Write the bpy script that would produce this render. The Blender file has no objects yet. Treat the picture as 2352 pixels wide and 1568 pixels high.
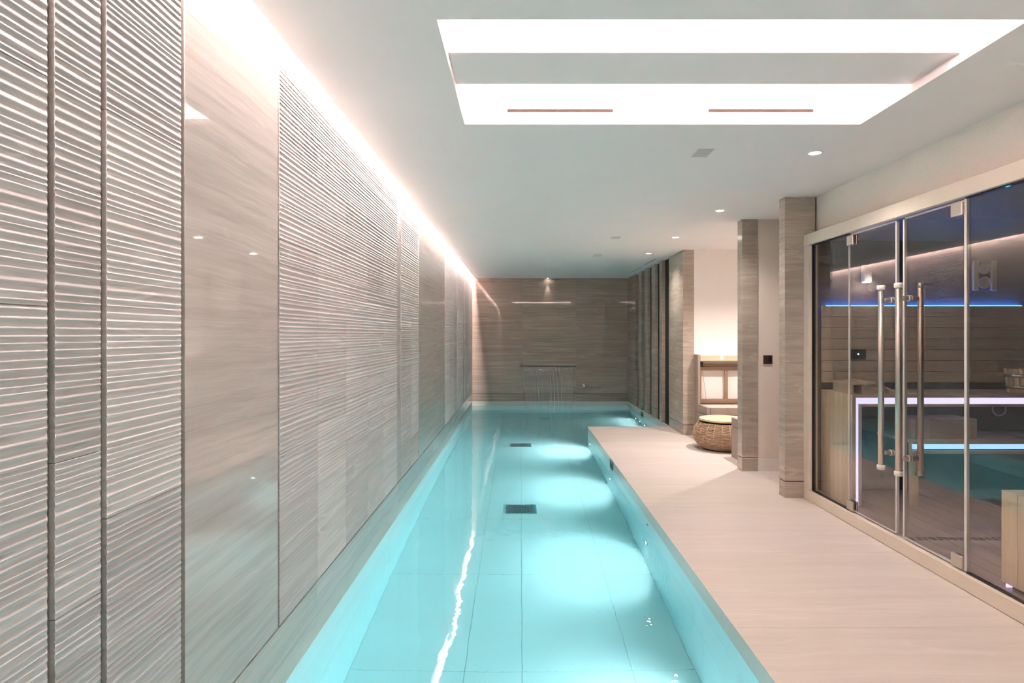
import bpy, bmesh, math, random
from mathutils import Matrix, Vector
R = random.Random(7)
S = bpy.context.scene
C = S.collection
PI = math.pi

# ------------------------------------------------------------------ camera, world, exposure
F_PX, VPX, VPY = 1400.0, 1195.0, 768.0          # focal length and vanishing point, 2352x1568 frame
cam = bpy.data.cameras.new('camera'); cam_o = bpy.data.objects.new('camera', cam); C.objects.link(cam_o)
cam.sensor_fit = 'HORIZONTAL'; cam.sensor_width = 36.0; cam.lens = 36.0 * F_PX / 2352.0
cam.shift_x = -(VPX - 1176.0) / 2352.0
cam.shift_y = (VPY - 784.0) / 2352.0
cam.clip_start = 0.02
cam_o.location = (0, 0, 1.4); cam_o.rotation_euler = (PI / 2, 0, 0)
S.camera = cam_o
W = bpy.data.worlds.new('world'); S.world = W; W.use_nodes = True
W.node_tree.nodes['Background'].inputs[0].default_value = (1, 0.95, 0.9, 1)
W.node_tree.nodes['Background'].inputs[1].default_value = 0.02
S.view_settings.view_transform = 'Standard'
S.view_settings.look = 'None'
S.view_settings.gamma = 1.0
S.view_settings.use_curve_mapping = False
S.view_settings.exposure = 0.92
S.cycles.max_bounces = 9; S.cycles.diffuse_bounces = 5; S.cycles.glossy_bounces = 4
S.cycles.transmission_bounces = 6; S.cycles.transparent_max_bounces = 16
S.cycles.use_adaptive_sampling = True; S.cycles.adaptive_threshold = 0.1; S.cycles.adaptive_min_samples = 20
# light levels
L_COVE, L_COFFER, P_DOWN, P_POOL, L_ALCOVE = 290.0, 345.0, 40.0, 43.0, 3.8
WARM = (1.0, 0.87, 0.82)
POOLC = (1.0, 0.97, 0.99)

# ------------------------------------------------------------------ helpers
def tag(o, label=None, cat=None, group=None, kind=None):
    if label: o['label'] = label
    if cat: o['category'] = cat
    if group: o['group'] = group
    if kind: o['kind'] = kind
    return o

def link(name, me, mat=None, parent=None):
    o = bpy.data.objects.new(name, me); C.objects.link(o)
    if mat is not None and len(me.materials) == 0: me.materials.append(mat)
    if parent is not None:
        o.parent = parent
        o.matrix_parent_inverse = Matrix.Translation(-Vector(parent.location)) if parent.get('_root') else parent.matrix_parent_inverse.copy() if False else Matrix.Identity(4)
        if parent.get('_root'):
            o.matrix_parent_inverse = Matrix.Translation(-Vector(parent.location))
    return o

def root(name, loc, label, cat, group=None, kind=None):
    o = bpy.data.objects.new(name, None); C.objects.link(o)
    o.location = loc; o.empty_display_size = 0.05; o['_root'] = 1
    return tag(o, label, cat, group, kind)

def from_bm(name, bm, mat, parent=None, smooth=False):
    me = bpy.data.meshes.new(name); bm.normal_update(); bm.to_mesh(me); bm.free()
    if smooth:
        for p in me.polygons: p.use_smooth = True
    return link(name, me, mat, parent)

def mesh(name, verts, faces, mat, parent=None, smooth=False):
    me = bpy.data.meshes.new(name); me.from_pydata(verts, [], faces); me.update()
    if smooth:
        for p in me.polygons: p.use_smooth = True
    return link(name, me, mat, parent)

def box_bm(x0, x1, y0, y1, z0, z1, bev=0.0, seg=1):
    bm = bmesh.new()
    v = [bm.verts.new(p) for p in ((x0,y0,z0),(x1,y0,z0),(x1,y1,z0),(x0,y1,z0),(x0,y0,z1),(x1,y0,z1),(x1,y1,z1),(x0,y1,z1))]
    for f in ((3,2,1,0),(4,5,6,7),(0,1,5,4),(1,2,6,5),(2,3,7,6),(3,0,4,7)): bm.faces.new([v[i] for i in f])
    if bev > 0:
        bmesh.ops.bevel(bm, geom=bm.edges[:], offset=bev, segments=seg, affect='EDGES', profile=0.5)
    return bm

def box(name, x0, x1, y0, y1, z0, z1, mat, parent=None, bev=0.0, seg=1):
    return from_bm(name, box_bm(x0, x1, y0, y1, z0, z1, bev, seg), mat, parent)

def frame_of(a, b):
    a = Vector(a); b = Vector(b); d = b - a; L = d.length
    q = Vector((0, 0, 1)).rotation_difference(d.normalized())
    return a, q, L

def lathe(name, prof, mat, parent=None, at=(0,0,0), axis=(0,0,1), seg=24, smooth=True, closed=False):
    """prof: list of (radius, height); revolved about axis through at"""
    q = Vector((0,0,1)).rotation_difference(Vector(axis).normalized()); at = Vector(at)
    vs, fs = [], []
    n = len(prof)
    for r, hh in prof:
        for k in range(seg):
            a = 2 * PI * k / seg
            vs.append(tuple(at + q @ Vector((r * math.cos(a), r * math.sin(a), hh))))
    rows = n if closed else n - 1
    for i in range(rows):
        j = (i + 1) % n
        for k in range(seg):
            k2 = (k + 1) % seg
            fs.append((i*seg+k, i*seg+k2, j*seg+k2, j*seg+k))
    if not closed:
        fs.append(tuple(range(seg - 1, -1, -1))); fs.append(tuple((n-1)*seg + k for k in range(seg)))
    me = bpy.data.meshes.new(name); me.from_pydata(vs, [], fs); me.update()
    for p in me.polygons: p.use_smooth = smooth and len(p.vertices) == 4
    return link(name, me, mat, parent)

def rod(name, a, b, r, mat, parent=None, seg=20):
    a = Vector(a); b = Vector(b); L = (b - a).length; e = min(r * 0.15, L * 0.2)
    return lathe(name, [(r - e, 0), (r, e), (r, L - e), (r - e, L)], mat, parent, a, b - a, seg)

def tube_path(name, pts, r, mat, parent=None, seg=6):
    vs, fs = [], []
    pts = [Vector(p) for p in pts]
    for i, p in enumerate(pts):
        d = (pts[min(i+1, len(pts)-1)] - pts[max(i-1, 0)]).normalized()
        q = Vector((0,0,1)).rotation_difference(d)
        for k in range(seg):
            a = 2*PI*k/seg
            vs.append(tuple(p + q @ Vector((r*math.cos(a), r*math.sin(a), 0))))
    for i in range(len(pts)-1):
        for k in range(seg):
            k2 = (k+1) % seg
            fs.append((i*seg+k, i*seg+k2, (i+1)*seg+k2, (i+1)*seg+k))
    return mesh(name, vs, fs, mat, parent, True)

def copy_thing(src, loc, label):
    n = src.copy(); C.objects.link(n); n.location = loc; n['label'] = label
    for ch in src.children:
        c = ch.copy(); C.objects.link(c); pi = ch.matrix_parent_inverse.copy(); c.parent = n; c.matrix_parent_inverse = pi
        for g in ch.children:
            d = g.copy(); C.objects.link(d); pi = g.matrix_parent_inverse.copy(); d.parent = c; d.matrix_parent_inverse = pi
    return n

# ------------------------------------------------------------------ materials
class M:
    def __init__(s, name):
        s.m = bpy.data.materials.new(name); s.m.use_nodes = True
        s.t = s.m.node_tree; s.t.nodes.clear()
        s.out = s.n('ShaderNodeOutputMaterial')
    def n(s, typ, **kw):
        nd = s.t.nodes.new(typ)
        for k, v in kw.items():
            if k.startswith('i_'):
                key = k[2:]
                key = int(key) if key.isdigit() else key.replace('_', ' ')
                nd.inputs[key].default_value = v
            else: setattr(nd, k, v)
        return nd
    def l(s, a, b): s.t.links.new(a, b)
    def math(s, op, a, b=None, c=None):
        nd = s.n('ShaderNodeMath', operation=op)
        for i, v in enumerate((a, b, c)):
            if v is None: continue
            if isinstance(v, (int, float)): nd.inputs[i].default_value = v
            else: s.l(v, nd.inputs[i])
        return nd.outputs[0]
    def ramp(s, fac, stops):
        nd = s.n('ShaderNodeValToRGB'); e = nd.color_ramp.elements
        while len(e) < len(stops): e.new(0.5)
        for el, (p, c) in zip(e, stops):
            el.position = p; el.color = (*c, 1) if len(c) == 3 else c
        s.l(fac, nd.inputs[0]); return nd.outputs[0]
    def noise(s, vec, scale, detail=3, rough=0.55):
        nd = s.n('ShaderNodeTexNoise'); nd.inputs['Scale'].default_value = scale
        nd.inputs['Detail'].default_value = detail; nd.inputs['Roughness'].default_value = rough
        s.l(vec, nd.inputs['Vector']); return nd.outputs['Fac']

def principled(s, col, rough, metal=0.0, spec=0.5, coat=0.0):
    b = s.n('ShaderNodeBsdfPrincipled')
    if isinstance(col, tuple): b.inputs['Base Color'].default_value = (*col, 1)
    else: s.l(col, b.inputs['Base Color'])
    if isinstance(rough, (int, float)): b.inputs['Roughness'].default_value = rough
    else: s.l(rough, b.inputs['Roughness'])
    b.inputs['Metallic'].default_value = metal
    b.inputs['Specular IOR Level'].default_value = spec
    b.inputs['Coat Weight'].default_value = coat
    s.l(b.outputs[0], s.out.inputs[0]); return b

def plain(name, col, rough=0.5, metal=0.0, var=0.04, scale=20, spec=0.5, bump=0.0):
    s = M(name); tc = s.n('ShaderNodeTexCoord')
    f = s.noise(tc.outputs['Object'], scale, 3)
    c = s.ramp(f, [(0.3, tuple(v * (1 - var) for v in col)), (0.7, tuple(min(1, v * (1 + var)) for v in col))])
    b = principled(s, c, rough, metal, spec)
    if bump:
        bp = s.n('ShaderNodeBump'); bp.inputs['Strength'].default_value = bump; bp.inputs['Distance'].default_value = 0.002
        s.l(f, bp.inputs['Height']); s.l(bp.outputs[0], b.inputs['Normal'])
    return s.m

def layered(name, dark, light, rough, axis='z', coarse=26.0, fine=150.0, warp=0.05, spec=0.5, bump=0.0, tone=0.10, along=1.3, vein=0.35, contrast=0.5):
    """sedimentary stone or grained wood: layers stacked along one axis, gently warped"""
    s = M(name); tc = s.n('ShaderNodeTexCoord'); oi = s.n('ShaderNodeObjectInfo')
    sep = s.n('ShaderNodeSeparateXYZ'); s.l(tc.outputs['Object'], sep.inputs[0])
    w = s.noise(tc.outputs['Object'], 1.6, 4, 0.6)
    w2 = s.noise(tc.outputs['Object'], 9.0, 2, 0.5)
    ax = {'x': 0, 'y': 1, 'z': 2}[axis]
    zz = s.math('ADD', sep.outputs[ax], s.math('MULTIPLY', s.math('SUBTRACT', w, 0.5), warp))
    zz = s.math('ADD', zz, s.math('MULTIPLY', s.math('SUBTRACT', w2, 0.5), warp * 0.16))
    zz = s.math('ADD', zz, s.math('MULTIPLY', oi.outputs['Random'], 7.3))
    def coords(k, kz):
        cb = s.n('ShaderNodeCombineXYZ')
        for i in range(3):
            if i == ax: s.l(s.math('MULTIPLY', zz, kz), cb.inputs[i])
            else: s.l(s.math('MULTIPLY', sep.outputs[i], k), cb.inputs[i])
        return cb.outputs[0]
    a = s.noise(coords(along, coarse), 1.0, 4, 0.6)
    b = s.noise(coords(along * 2.5, fine), 1.0, 3, 0.6)
    broad = s.noise(coords(along * 0.5, 3.2), 1.0, 2, 0.5)
    f = s.math('ADD', s.math('MULTIPLY', a, 0.5), s.math('MULTIPLY', b, 0.3))
    f = s.math('ADD', f, s.math('MULTIPLY', broad, 0.2))
    k = 0.5 - 0.5 * contrast * 0.6
    col = s.ramp(f, [(0.5 - 0.16, dark), (0.5 + 0.16, light)])
    v = s.noise(coords(along * 0.7, coarse * 0.35), 1.0, 2, 0.5)
    vein_f = s.math('MULTIPLY', s.math('SUBTRACT', 1.0, s.math('MINIMUM', 1.0, s.math('MULTIPLY', s.math('ABSOLUTE', s.math('SUBTRACT', v, 0.58)), 60.0))), vein)
    mx = s.n('ShaderNodeMix', data_type='RGBA'); s.l(vein_f, mx.inputs[0]); s.l(col, mx.inputs[6])
    mx.inputs[7].default_value = (*[min(1, c * 1.35) for c in light], 1)
    mu = s.n('ShaderNodeMix', data_type='RGBA', blend_type='MULTIPLY'); mu.inputs[0].default_value = 1.0
    s.l(mx.outputs[2], mu.inputs[6]); s.l(oi.outputs['Color'], mu.inputs[7])
    bs = principled(s, mu.outputs[2], rough, 0.0, spec)
    if bump:
        bp = s.n('ShaderNodeBump'); bp.inputs['Strength'].default_value = bump; bp.inputs['Distance'].default_value = 0.003
        s.l(f, bp.inputs['Height']); s.l(bp.outputs[0], bs.inputs['Normal'])
    return s.m

def emitter(name, col, strength):
    s = M(name); e = s.n('ShaderNodeEmission'); e.inputs[0].default_value = (*col, 1); e.inputs[1].default_value = strength
    s.l(e.outputs[0], s.out.inputs[0]); return s.m

def pane_glass(name, tint, ior=1.5, rough=0.0, boost=0.0):
    s = M(name); fr = s.n('ShaderNodeFresnel'); ge = s.n('ShaderNodeNewGeometry')
    # thin sheet: same index from either side, so no false total reflection inside the pane
    s.l(s.math('ADD', ior, s.math('MULTIPLY', ge.outputs['Backfacing'], 1.0 / ior - ior)), fr.inputs[0])
    tr = s.n('ShaderNodeBsdfTransparent'); tr.inputs[0].default_value = (*tint, 1)
    gl = s.n('ShaderNodeBsdfGlossy'); gl.inputs['Roughness'].default_value = rough
    mx = s.n('ShaderNodeMixShader'); s.l(s.math('MINIMUM', 1.0, s.math('ADD', fr.outputs[0], boost)), mx.inputs[0])
    s.l(tr.outputs[0], mx.inputs[1]); s.l(gl.outputs[0], mx.inputs[2]); s.l(mx.outputs[0], s.out.inputs[0]); return s.m

stone_pol = layered('stone_polished', (0.45, 0.39, 0.36), (0.65, 0.575, 0.53), 0.035, coarse=34, fine=170, warp=0.05, spec=0.5, vein=0.10)
stone_hon = layered('stone_ribbed', (0.50, 0.44, 0.418), (0.72, 0.645, 0.62), 0.42, coarse=30, fine=190, warp=0.05, spec=0.3, bump=0.2)
stone_back = layered('stone_back', (0.275, 0.208, 0.170), (0.53, 0.42, 0.355), 0.025, coarse=30, fine=170, warp=0.06, spec=0.5, vein=0.3, along=0.7)
stone_pil = layered('stone_pillar', (0.33, 0.275, 0.225), (0.53, 0.455, 0.385), 0.22, coarse=34, fine=170, warp=0.05, spec=0.45, along=2.0)
deck_m = layered('stone_deck', (0.60, 0.535, 0.485), (0.70, 0.635, 0.585), 0.38, axis='y', coarse=14, fine=70, warp=0.10, spec=0.4, vein=0.15, along=0.8)
coping_m = plain('coping_stone', (0.60, 0.55, 0.49), 0.35, var=0.03)
joint_m = plain('joint_shadow_gap', (0.10, 0.075, 0.06), 0.8)
paint = plain('ceiling_paint', (0.91, 0.835, 0.815), 0.75, var=0.01, scale=4, spec=0.2)
paper_m = plain('wall_linen', (0.85, 0.77, 0.695), 0.8, var=0.03, scale=90, spec=0.15, bump=0.1)
paint_w = plain('wall_warm_white', (0.89, 0.85, 0.82), 0.75, var=0.01, scale=8, spec=0.2)
skirt_m = plain('skirting_paint', (0.80, 0.74, 0.69), 0.5, var=0.01)
pool_tile = plain('pool_tile', (0.80, 0.86, 0.86), 0.35, var=0.02, scale=2.5)
grout_m = plain('pool_grout', (0.48, 0.60, 0.62), 0.8)
black_m = plain('black_plastic', (0.015, 0.015, 0.017), 0.4)
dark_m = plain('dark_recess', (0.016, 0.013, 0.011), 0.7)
bronze_m = plain('bronze_plate', (0.13, 0.095, 0.07), 0.35, metal=0.7)
vent_m = plain('vent_grey', (0.66, 0.62, 0.58), 0.6)
trim_m = plain('bezel_white', (0.85, 0.84, 0.82), 0.4)
frame_m = plain('sauna_frame_cream', (0.74, 0.64, 0.53), 0.5, var=0.02, scale=12)
aspen = layered('aspen_wood', (0.58, 0.48, 0.34), (0.74, 0.64, 0.48), 0.5, axis='x', coarse=30, fine=160, warp=0.04, spec=0.3, along=0.8, vein=0.1)
aspen_z = layered('aspen_wood_boards', (0.58, 0.48, 0.39), (0.73, 0.63, 0.52), 0.5, axis='z', coarse=30, fine=180, warp=0.03, spec=0.3, along=0.8, vein=0.1)
aspen_v = layered('aspen_wood_upright', (0.70, 0.60, 0.44), (0.82, 0.73, 0.56), 0.5, axis='y', coarse=30, fine=160, warp=0.03, spec=0.3, along=0.6, vein=0.1)
walnut = layered('brown_timber', (0.24, 0.155, 0.10), (0.36, 0.245, 0.165), 0.45, axis='z', coarse=30, fine=160, warp=0.03, along=0.8, vein=0.1)
greyveneer = layered('grey_veneer', (0.30, 0.235, 0.20), (0.38, 0.31, 0.27), 0.5, axis='x', coarse=24, fine=120, warp=0.03, along=0.6, vein=0.05)
oak_m = layered('pale_oak', (0.62, 0.45, 0.30), (0.74, 0.56, 0.39), 0.45, axis='y', coarse=30, fine=140, warp=0.03, along=0.8, vein=0.1)
rattan = plain('rattan', (0.50, 0.34, 0.22), 0.5, var=0.22, scale=26)
rattan2 = plain('rattan_light', (0.62, 0.42, 0.26), 0.5, var=0.3, scale=26)
steel = plain('brushed_steel', (0.62, 0.56, 0.50), 0.30, metal=1.0, var=0.03, scale=60)
chrome = plain('chrome', (0.75, 0.73, 0.70), 0.15, metal=1.0)
alu_m = plain('door_edge_seal', (0.70, 0.66, 0.62), 0.35, metal=0.2)
white_cap = plain('maple_cap', (0.80, 0.74, 0.66), 0.5)
card_m = plain('pale_cardboard', (0.60, 0.50, 0.42), 0.8, var=0.05, scale=30)
tape_m = plain('packing_tape', (0.66, 0.58, 0.51), 0.3)
sauna_dark = plain('sauna_dark_wall', (0.105, 0.078, 0.066), 0.5, var=0.1, scale=6)
sauna_floor_m = layered('sauna_floor_tile', (0.44, 0.37, 0.32), (0.56, 0.49, 0.43), 0.45, axis='x', coarse=20, fine=120, warp=0.03, along=0.8, vein=0.1)
dial_m = plain('dial_face', (0.75, 0.68, 0.62), 0.4)
led_cove = emitter('led_cove', (1.0, 0.87, 0.845), L_COVE)
led_coffer = emitter('led_coffer', (1.0, 0.875, 0.86), L_COFFER)
led_alcove = emitter('led_alcove', (1.0, 0.88, 0.80), L_ALCOVE)
led_white = emitter('led_lavender', (0.46, 0.44, 1.0), 1.35)
led_blue_w = emitter('led_pale_blue', (0.25, 0.45, 1.0), 1.25)
led_blue = emitter('led_blue', (0.01, 0.17, 1.0), 26.0)
lens_m = emitter('downlight_lens', (1.0, 0.93, 0.84), 40.0)
pool_lens = emitter('pool_lamp_lens', (0.85, 0.98, 1.0), 70.0)
dot_m = emitter('status_led', (0.35, 0.75, 1.0), 3.0)
glass_m = pane_glass('tinted_glass', (0.94, 0.915, 0.89), 1.52, boost=0.03)
def sheet_material():
    s = M('falling_water'); tr = s.n('ShaderNodeBsdfTransparent'); gl = s.n('ShaderNodeBsdfGlossy'); gl.inputs['Roughness'].default_value = 0.15
    df = s.n('ShaderNodeBsdfDiffuse'); df.inputs[0].default_value = (0.95, 0.95, 0.95, 1)
    lw = s.n('ShaderNodeLayerWeight'); lw.inputs[0].default_value = 0.35
    a = s.n('ShaderNodeMixShader'); a.inputs[0].default_value = 0.6; s.l(gl.outputs[0], a.inputs[1]); s.l(df.outputs[0], a.inputs[2])
    b = s.n('ShaderNodeMixShader'); s.l(s.math('ADD', 0.035, s.math('MULTIPLY', lw.outputs['Facing'], 0.30)), b.inputs[0])
    s.l(tr.outputs[0], b.inputs[1]); s.l(a.outputs[0], b.inputs[2]); s.l(b.outputs[0], s.out.inputs[0]); return s.m
sheet_m = sheet_material()

def water_material():
    s = M('pool_water'); g = s.n('ShaderNodeBsdfGlass'); g.inputs['IOR'].default_value = 1.33; g.inputs['Roughness'].default_value = 0.0
    tc = s.n('ShaderNodeTexCoord')
    a = s.noise(tc.outputs['Object'], 2.2, 2, 0.5)
    sep = s.n('ShaderNodeSeparateXYZ'); s.l(tc.outputs['Object'], sep.inputs[0])
    dx = s.math('SUBTRACT', sep.outputs[0], 0.57); dy = s.math('SUBTRACT', sep.outputs[1], 12.35)
    d = s.math('SQRT', s.math('ADD', s.math('MULTIPLY', dx, dx), s.math('MULTIPLY', s.math('MULTIPLY', dy, dy), 2.0)))
    near = s.math('MAXIMUM', 0.0, s.math('SUBTRACT', 1.0, s.math('MULTIPLY', d, 0.8)))
    b = s.noise(tc.outputs['Object'], 14.0, 2, 0.5)
    hgt = s.math('ADD', s.math('ADD', a, s.math('MULTIPLY', b, 0.13)), s.math('MULTIPLY', s.math('MULTIPLY', near, near), s.math('MULTIPLY', b, 0.8)))
    bp = s.n('ShaderNodeBump'); bp.inputs['Strength'].default_value = 1.0; bp.inputs['Distance'].default_value = 0.0035
    s.l(hgt, bp.inputs['Height']); s.l(bp.outputs[0], g.inputs['Normal']); s.l(g.outputs[0], s.out.inputs[0])
    ab = s.n('ShaderNodeVolumeAbsorption'); ab.inputs[0].default_value = (0.05, 0.86, 0.92, 1); ab.inputs[1].default_value = 0.35
    s.l(ab.outputs[0], s.out.inputs['Volume'])
    return s.m
water_m = water_material()

def add_light(name, typ, loc, energy, col, parent, direction=(0,0,-1), **kw):
    ld = bpy.data.lights.new(name, typ); ld.energy = energy; ld.color = col
    for k, v in kw.items(): setattr(ld, k, v)
    o = bpy.data.objects.new(name, ld); C.objects.link(o)
    q = Vector((0, 0, -1)).rotation_difference(Vector(direction).normalized())
    o.rotation_mode = 'QUATERNION'; o.rotation_quaternion = q; o.location = loc
    o.parent = parent; o.matrix_parent_inverse = Matrix.Translation(-Vector(parent.location))
    return o

# ------------------------------------------------------------------ dimensions
XL, XR = -1.01, 1.03            # pool lane: wall face on one side, deck edge on the other
YB, YN = 12.8, -2.4             # end wall, wall behind the camera
ZC, ZW, ZF = 2.58, -0.095, -1.12
YD = 9.29                       # far end of the deck
XE = 2.25                       # far bay's side wall
XO = 4.7                        # outer limit of passage and alcove

# ------------------------------------------------------------------ wall with ribbed slabs
wall_left = root('wall_left', (XL, 5, 0), 'tall grey stone wall of ribbed and polished slabs beside the pool', 'wall', kind='structure')
box('backing', XL - 0.10, XL - 0.014, YN, YB, -0.02, 2.80, stone_back, wall_left)
# one rib profile for the whole wall, so that ribs run on from slab to slab
ribs = []
z = 0.185
while z < 2.76:
    w = R.choice((0.013, 0.016, 0.019, 0.022, 0.026)) * R.uniform(0.9, 1.1)
    d = R.uniform(0.0008, 0.0011)
    ribs.append((z, min(z + w, 2.78), d)); z += w
def rib_points(z0, z1):
    pts = [(0.0, z0)]
    for a, b, d in ribs:
        if b <= z0 or a >= z1: continue
        a2, b2 = max(a, z0), min(b, z1); w = b - a
        # underside undercut, then a face leaning back towards the top
        for t, dd in ((0.0, -0.0010), (0.30, d), (0.38, d), (0.97, -0.0010)):
            zz = a + t * w
            if a2 <= zz <= b2: pts.append((dd, zz))
    pts.append((0.0, z1)); return pts
def slab_tone(o, lo=0.83, hi=1.10):
    t = R.uniform(lo, hi); o.color = (t, t * R.uniform(0.985, 1.0), t * R.uniform(0.96, 1.0), 1)
def ribbed_slab(y0, y1, z0, z1):
    pts = rib_points(z0, z1); n = len(pts)
    vs = [(XL + d, y0, zz) for d, zz in pts] + [(XL + d, y1, zz) for d, zz in pts]
    vs += [(XL - 0.013, y0, z0), (XL - 0.013, y0, z1), (XL - 0.013, y1, z0), (XL - 0.013, y1, z1)]
    fs = [(i, i + 1, n + i + 1, n + i)[::-1] for i in range(n - 1)]
    b = 2 * n
    fs += [tuple(range(n - 1, -1, -1))[::-1] + (b + 1, b), tuple(range(2 * n - 1, n - 1, -1)) + (b + 2, b + 3), (b, b + 2, n, 0), (n - 1, 2 * n - 1, b + 3, b + 1)]
    slab_tone(mesh('ribbed_slab', vs, fs, stone_hon, wall_left))
def flat_slab(y0, y1, z0, z1, inset=0.0, m=None, lo=0.92, hi=1.04):
    o = box('stone_slab', XL - 0.013, XL - inset, y0, y1, z0, z1, m or stone_pol, wall_left)
    slab_tone(o, lo, hi)
Z0, Z1 = 0.178, 2.78
G = 0.0008
def rib_columns(edges, y_first_gap=0.011, y_last_gap=0.011):
    for i in range(len(edges) - 1):
        a = edges[i] + (y_first_gap if i == 0 else G); b = edges[i + 1] - (y_last_gap if i == len(edges) - 2 else G)
        cuts = [Z0] + sorted(R.sample([0.45, 0.62, 0.78, 0.95, 1.12, 1.30, 1.46, 1.62, 1.80, 1.95], R.choice((2, 3, 3)))) + [Z1]
        cuts = [c for k, c in enumerate(cuts) if k == 0 or c - cuts[k - 1] > 0.25 or k == len(cuts) - 1]
        for k in range(len(cuts) - 1): ribbed_slab(a, b, cuts[k] + (G if k else 0), cuts[k + 1] - G)
rib_columns([YN, -1.4, -0.4, 0.35, 0.85, 1.312])
rib_columns([1.312, 1.478])
rib_columns([1.478, 1.825])
flat_slab(1.836, 2.540, Z0, Z1)
rib_columns([2.548, 3.04, 3.535, 4.04, 4.49, 5.00], y_first_gap=0.009, y_last_gap=0.002)
flat_slab(5.003, 5.157, Z0, Z1, inset=0.001, m=stone_hon, lo=0.74, hi=0.78)
rib_columns([5.16, 5.66, 6.07], y_first_gap=0.002)
flat_slab(6.085, 8.165, Z0, 1.93)
flat_slab(6.085, 8.165, 1.932, Z1)
rib_columns([8.17, 8.70, 9.30], y_last_gap=0.003)
flat_slab(9.303, 9.747, Z0, Z1, inset=0.001, m=stone_hon, lo=0.74, hi=0.78)
rib_columns([9.75, 10.75], 0.003, 0.003)
flat_slab(10.753, 11.097, Z0, Z1, inset=0.001, m=stone_hon, lo=0.74, hi=0.78)
rib_columns([11.10, 11.9, YB], 0.003, 0.002)
box('shadow_gap', XL - 0.013, XL - 0.008, YN, YB, 0.170, Z0, joint_m, wall_left)
for a in range(-2, 13):
    y0 = max(YN, a * 1.01); y1 = min(YB, (a + 1) * 1.01) - 0.0015
    o = box('plinth_slab', XL - 0.013, XL, y0, y1, 0.0, 0.170, stone_pol, wall_left); slab_tone(o, 0.92, 1.02)

# ------------------------------------------------------------------ end wall
wall_back = root('wall_back', (0.6, YB, 0), 'brown-grey polished stone end wall behind the waterfall', 'wall', kind='structure')
box('backing', XL - 0.1, XO, YB + 0.012, YB + 0.1, -0.02, 2.9, stone_back, wall_back)
for i, (a, b) in enumerate(((XL - 0.01, 0.05), (0.0515, 1.17), (1.1715, XE))):
    o = box('stone_slab', a, b, YB, YB + 0.012, 0.172, 2.80, stone_back, wall_back); slab_tone(o, 0.94, 1.04)
    o = box('plinth_slab', a, b, YB, YB + 0.012, 0.0, 0.164, stone_back, wall_back); slab_tone(o, 0.86, 0.92)
box('shadow_gap', XL - 0.01, XE, YB + 0.006, YB + 0.0119, 0.164, 0.172, joint_m, wall_back)

# side wall of the far bay: return panel, dark recess, five fins, pier
wall_right = root('wall_right', (XE, 10.5, 0), 'stone side wall with upright fins in the far pool bay', 'wall', kind='structure')
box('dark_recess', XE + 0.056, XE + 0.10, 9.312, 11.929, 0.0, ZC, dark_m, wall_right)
for z0, z1 in ((0.0, 0.164), (0.172, ZC)):
    o = box('stone_slab', XE, XE + 0.09, 11.93, YB, z0, z1, stone_back, wall_right); slab_tone(o, 0.95, 1.02)
box('shadow_gap', XE + 0.005, XE + 0.09, 11.935, YB, 0.164, 0.172, joint_m, wall_right)
for y0, y1 in ((11.33, 11.62), (10.79, 11.05), (10.19, 10.46), (9.69, 9.87)):
    for z0, z1 in ((0.0, 0.164), (0.170, ZC)):
        o = box('stone_fin', XE, XE + 0.0555, y0, y1, z0, z1, stone_pil, wall_right, 0.002); slab_tone(o, 0.85, 1.0)
    box('shadow_gap', XE + 0.005, XE + 0.055, y0 + 0.005, y1, 0.164, 0.170, joint_m, wall_right)

def pillar(name, x0, x1, y0, y1, zj, label, m=stone_pil, cuts=()):
    t = root(name, ((x0 + x1) / 2, (y0 + y1) / 2, 0), label, 'pillar', kind='structure')
    o = box('plinth', x0, x1, y0, y1, 0.0, zj - 0.004, m, t, 0.002); slab_tone(o, 0.95, 1.0)
    box('shadow_gap', x0 + 0.004, x1 - 0.004, y0 + 0.004, y1 - 0.004, zj - 0.004, zj + 0.004, joint_m, t)
    zs = [zj + 0.004] + list(cuts) + [ZC]
    for i in range(len(zs) - 1):
        o = box('shaft_block', x0, x1, y0, y1, zs[i], zs[i + 1] - (0.001 if i < len(zs) - 2 else 0), m, t, 0.002); slab_tone(o, 0.96, 1.04)
    return t
pillar('pillar', 2.27, 2.42, 8.50, 9.31, 0.14, 'wide striped stone pier between the fins and the dressing alcove', cuts=(1.30,))
pillar('pillar', 2.27, 2.434, 6.24, 6.37, 0.14, 'slim striped stone pillar in front of the round wicker stool')
pillar('pillar', 2.27, 2.53, 5.23, 5.345, 0.14, 'striped stone pillar touching the cream sauna frame')

# ------------------------------------------------------------------ pool shell
pool_wall = root('pool_wall', (0, 5, -0.6), 'pale tiled sides of the lap pool below the deck edge', 'pool wall', kind='structure')
def pool_side(name, x0, x1, y0, y1, along, step):
    """tiled side: two courses of large tiles, thin joints"""
    a0, a1 = (y0, y1) if along == 'y' else (x0, x1)
    n = max(1, round((a1 - a0) / step)); st = (a1 - a0) / n
    for i in range(n):
        b0, b1 = a0 + i * st, a0 + (i + 1) * st - 0.002
        for z0, z1 in ((ZF - 0.02, -0.60), (-0.598, -0.10)):
            if along == 'y': box('pool_tile', x0, x1, b0, b1, z0, z1, pool_tile, pool_wall)
            else: box('pool_tile', b0, b1, y0, y1, z0, z1, pool_tile, pool_wall)
pool_side('l', XL - 0.04, XL, YN, YB, 'y', 1.0)
pool_side('r', XR, XR + 0.04, YN, YD, 'y', 1.0)
pool_side('b', XL, XE, YB, YB + 0.04, 'x', 1.0)
pool_side('e', XE, XE + 0.04, YD, YB, 'y', 1.0)
pool_side('d', XR + 0.04, XE, YD - 0.04, YD, 'x', 0.6)
pool_side('n', XL, XR, YN - 0.04, YN, 'x', 1.0)
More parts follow.
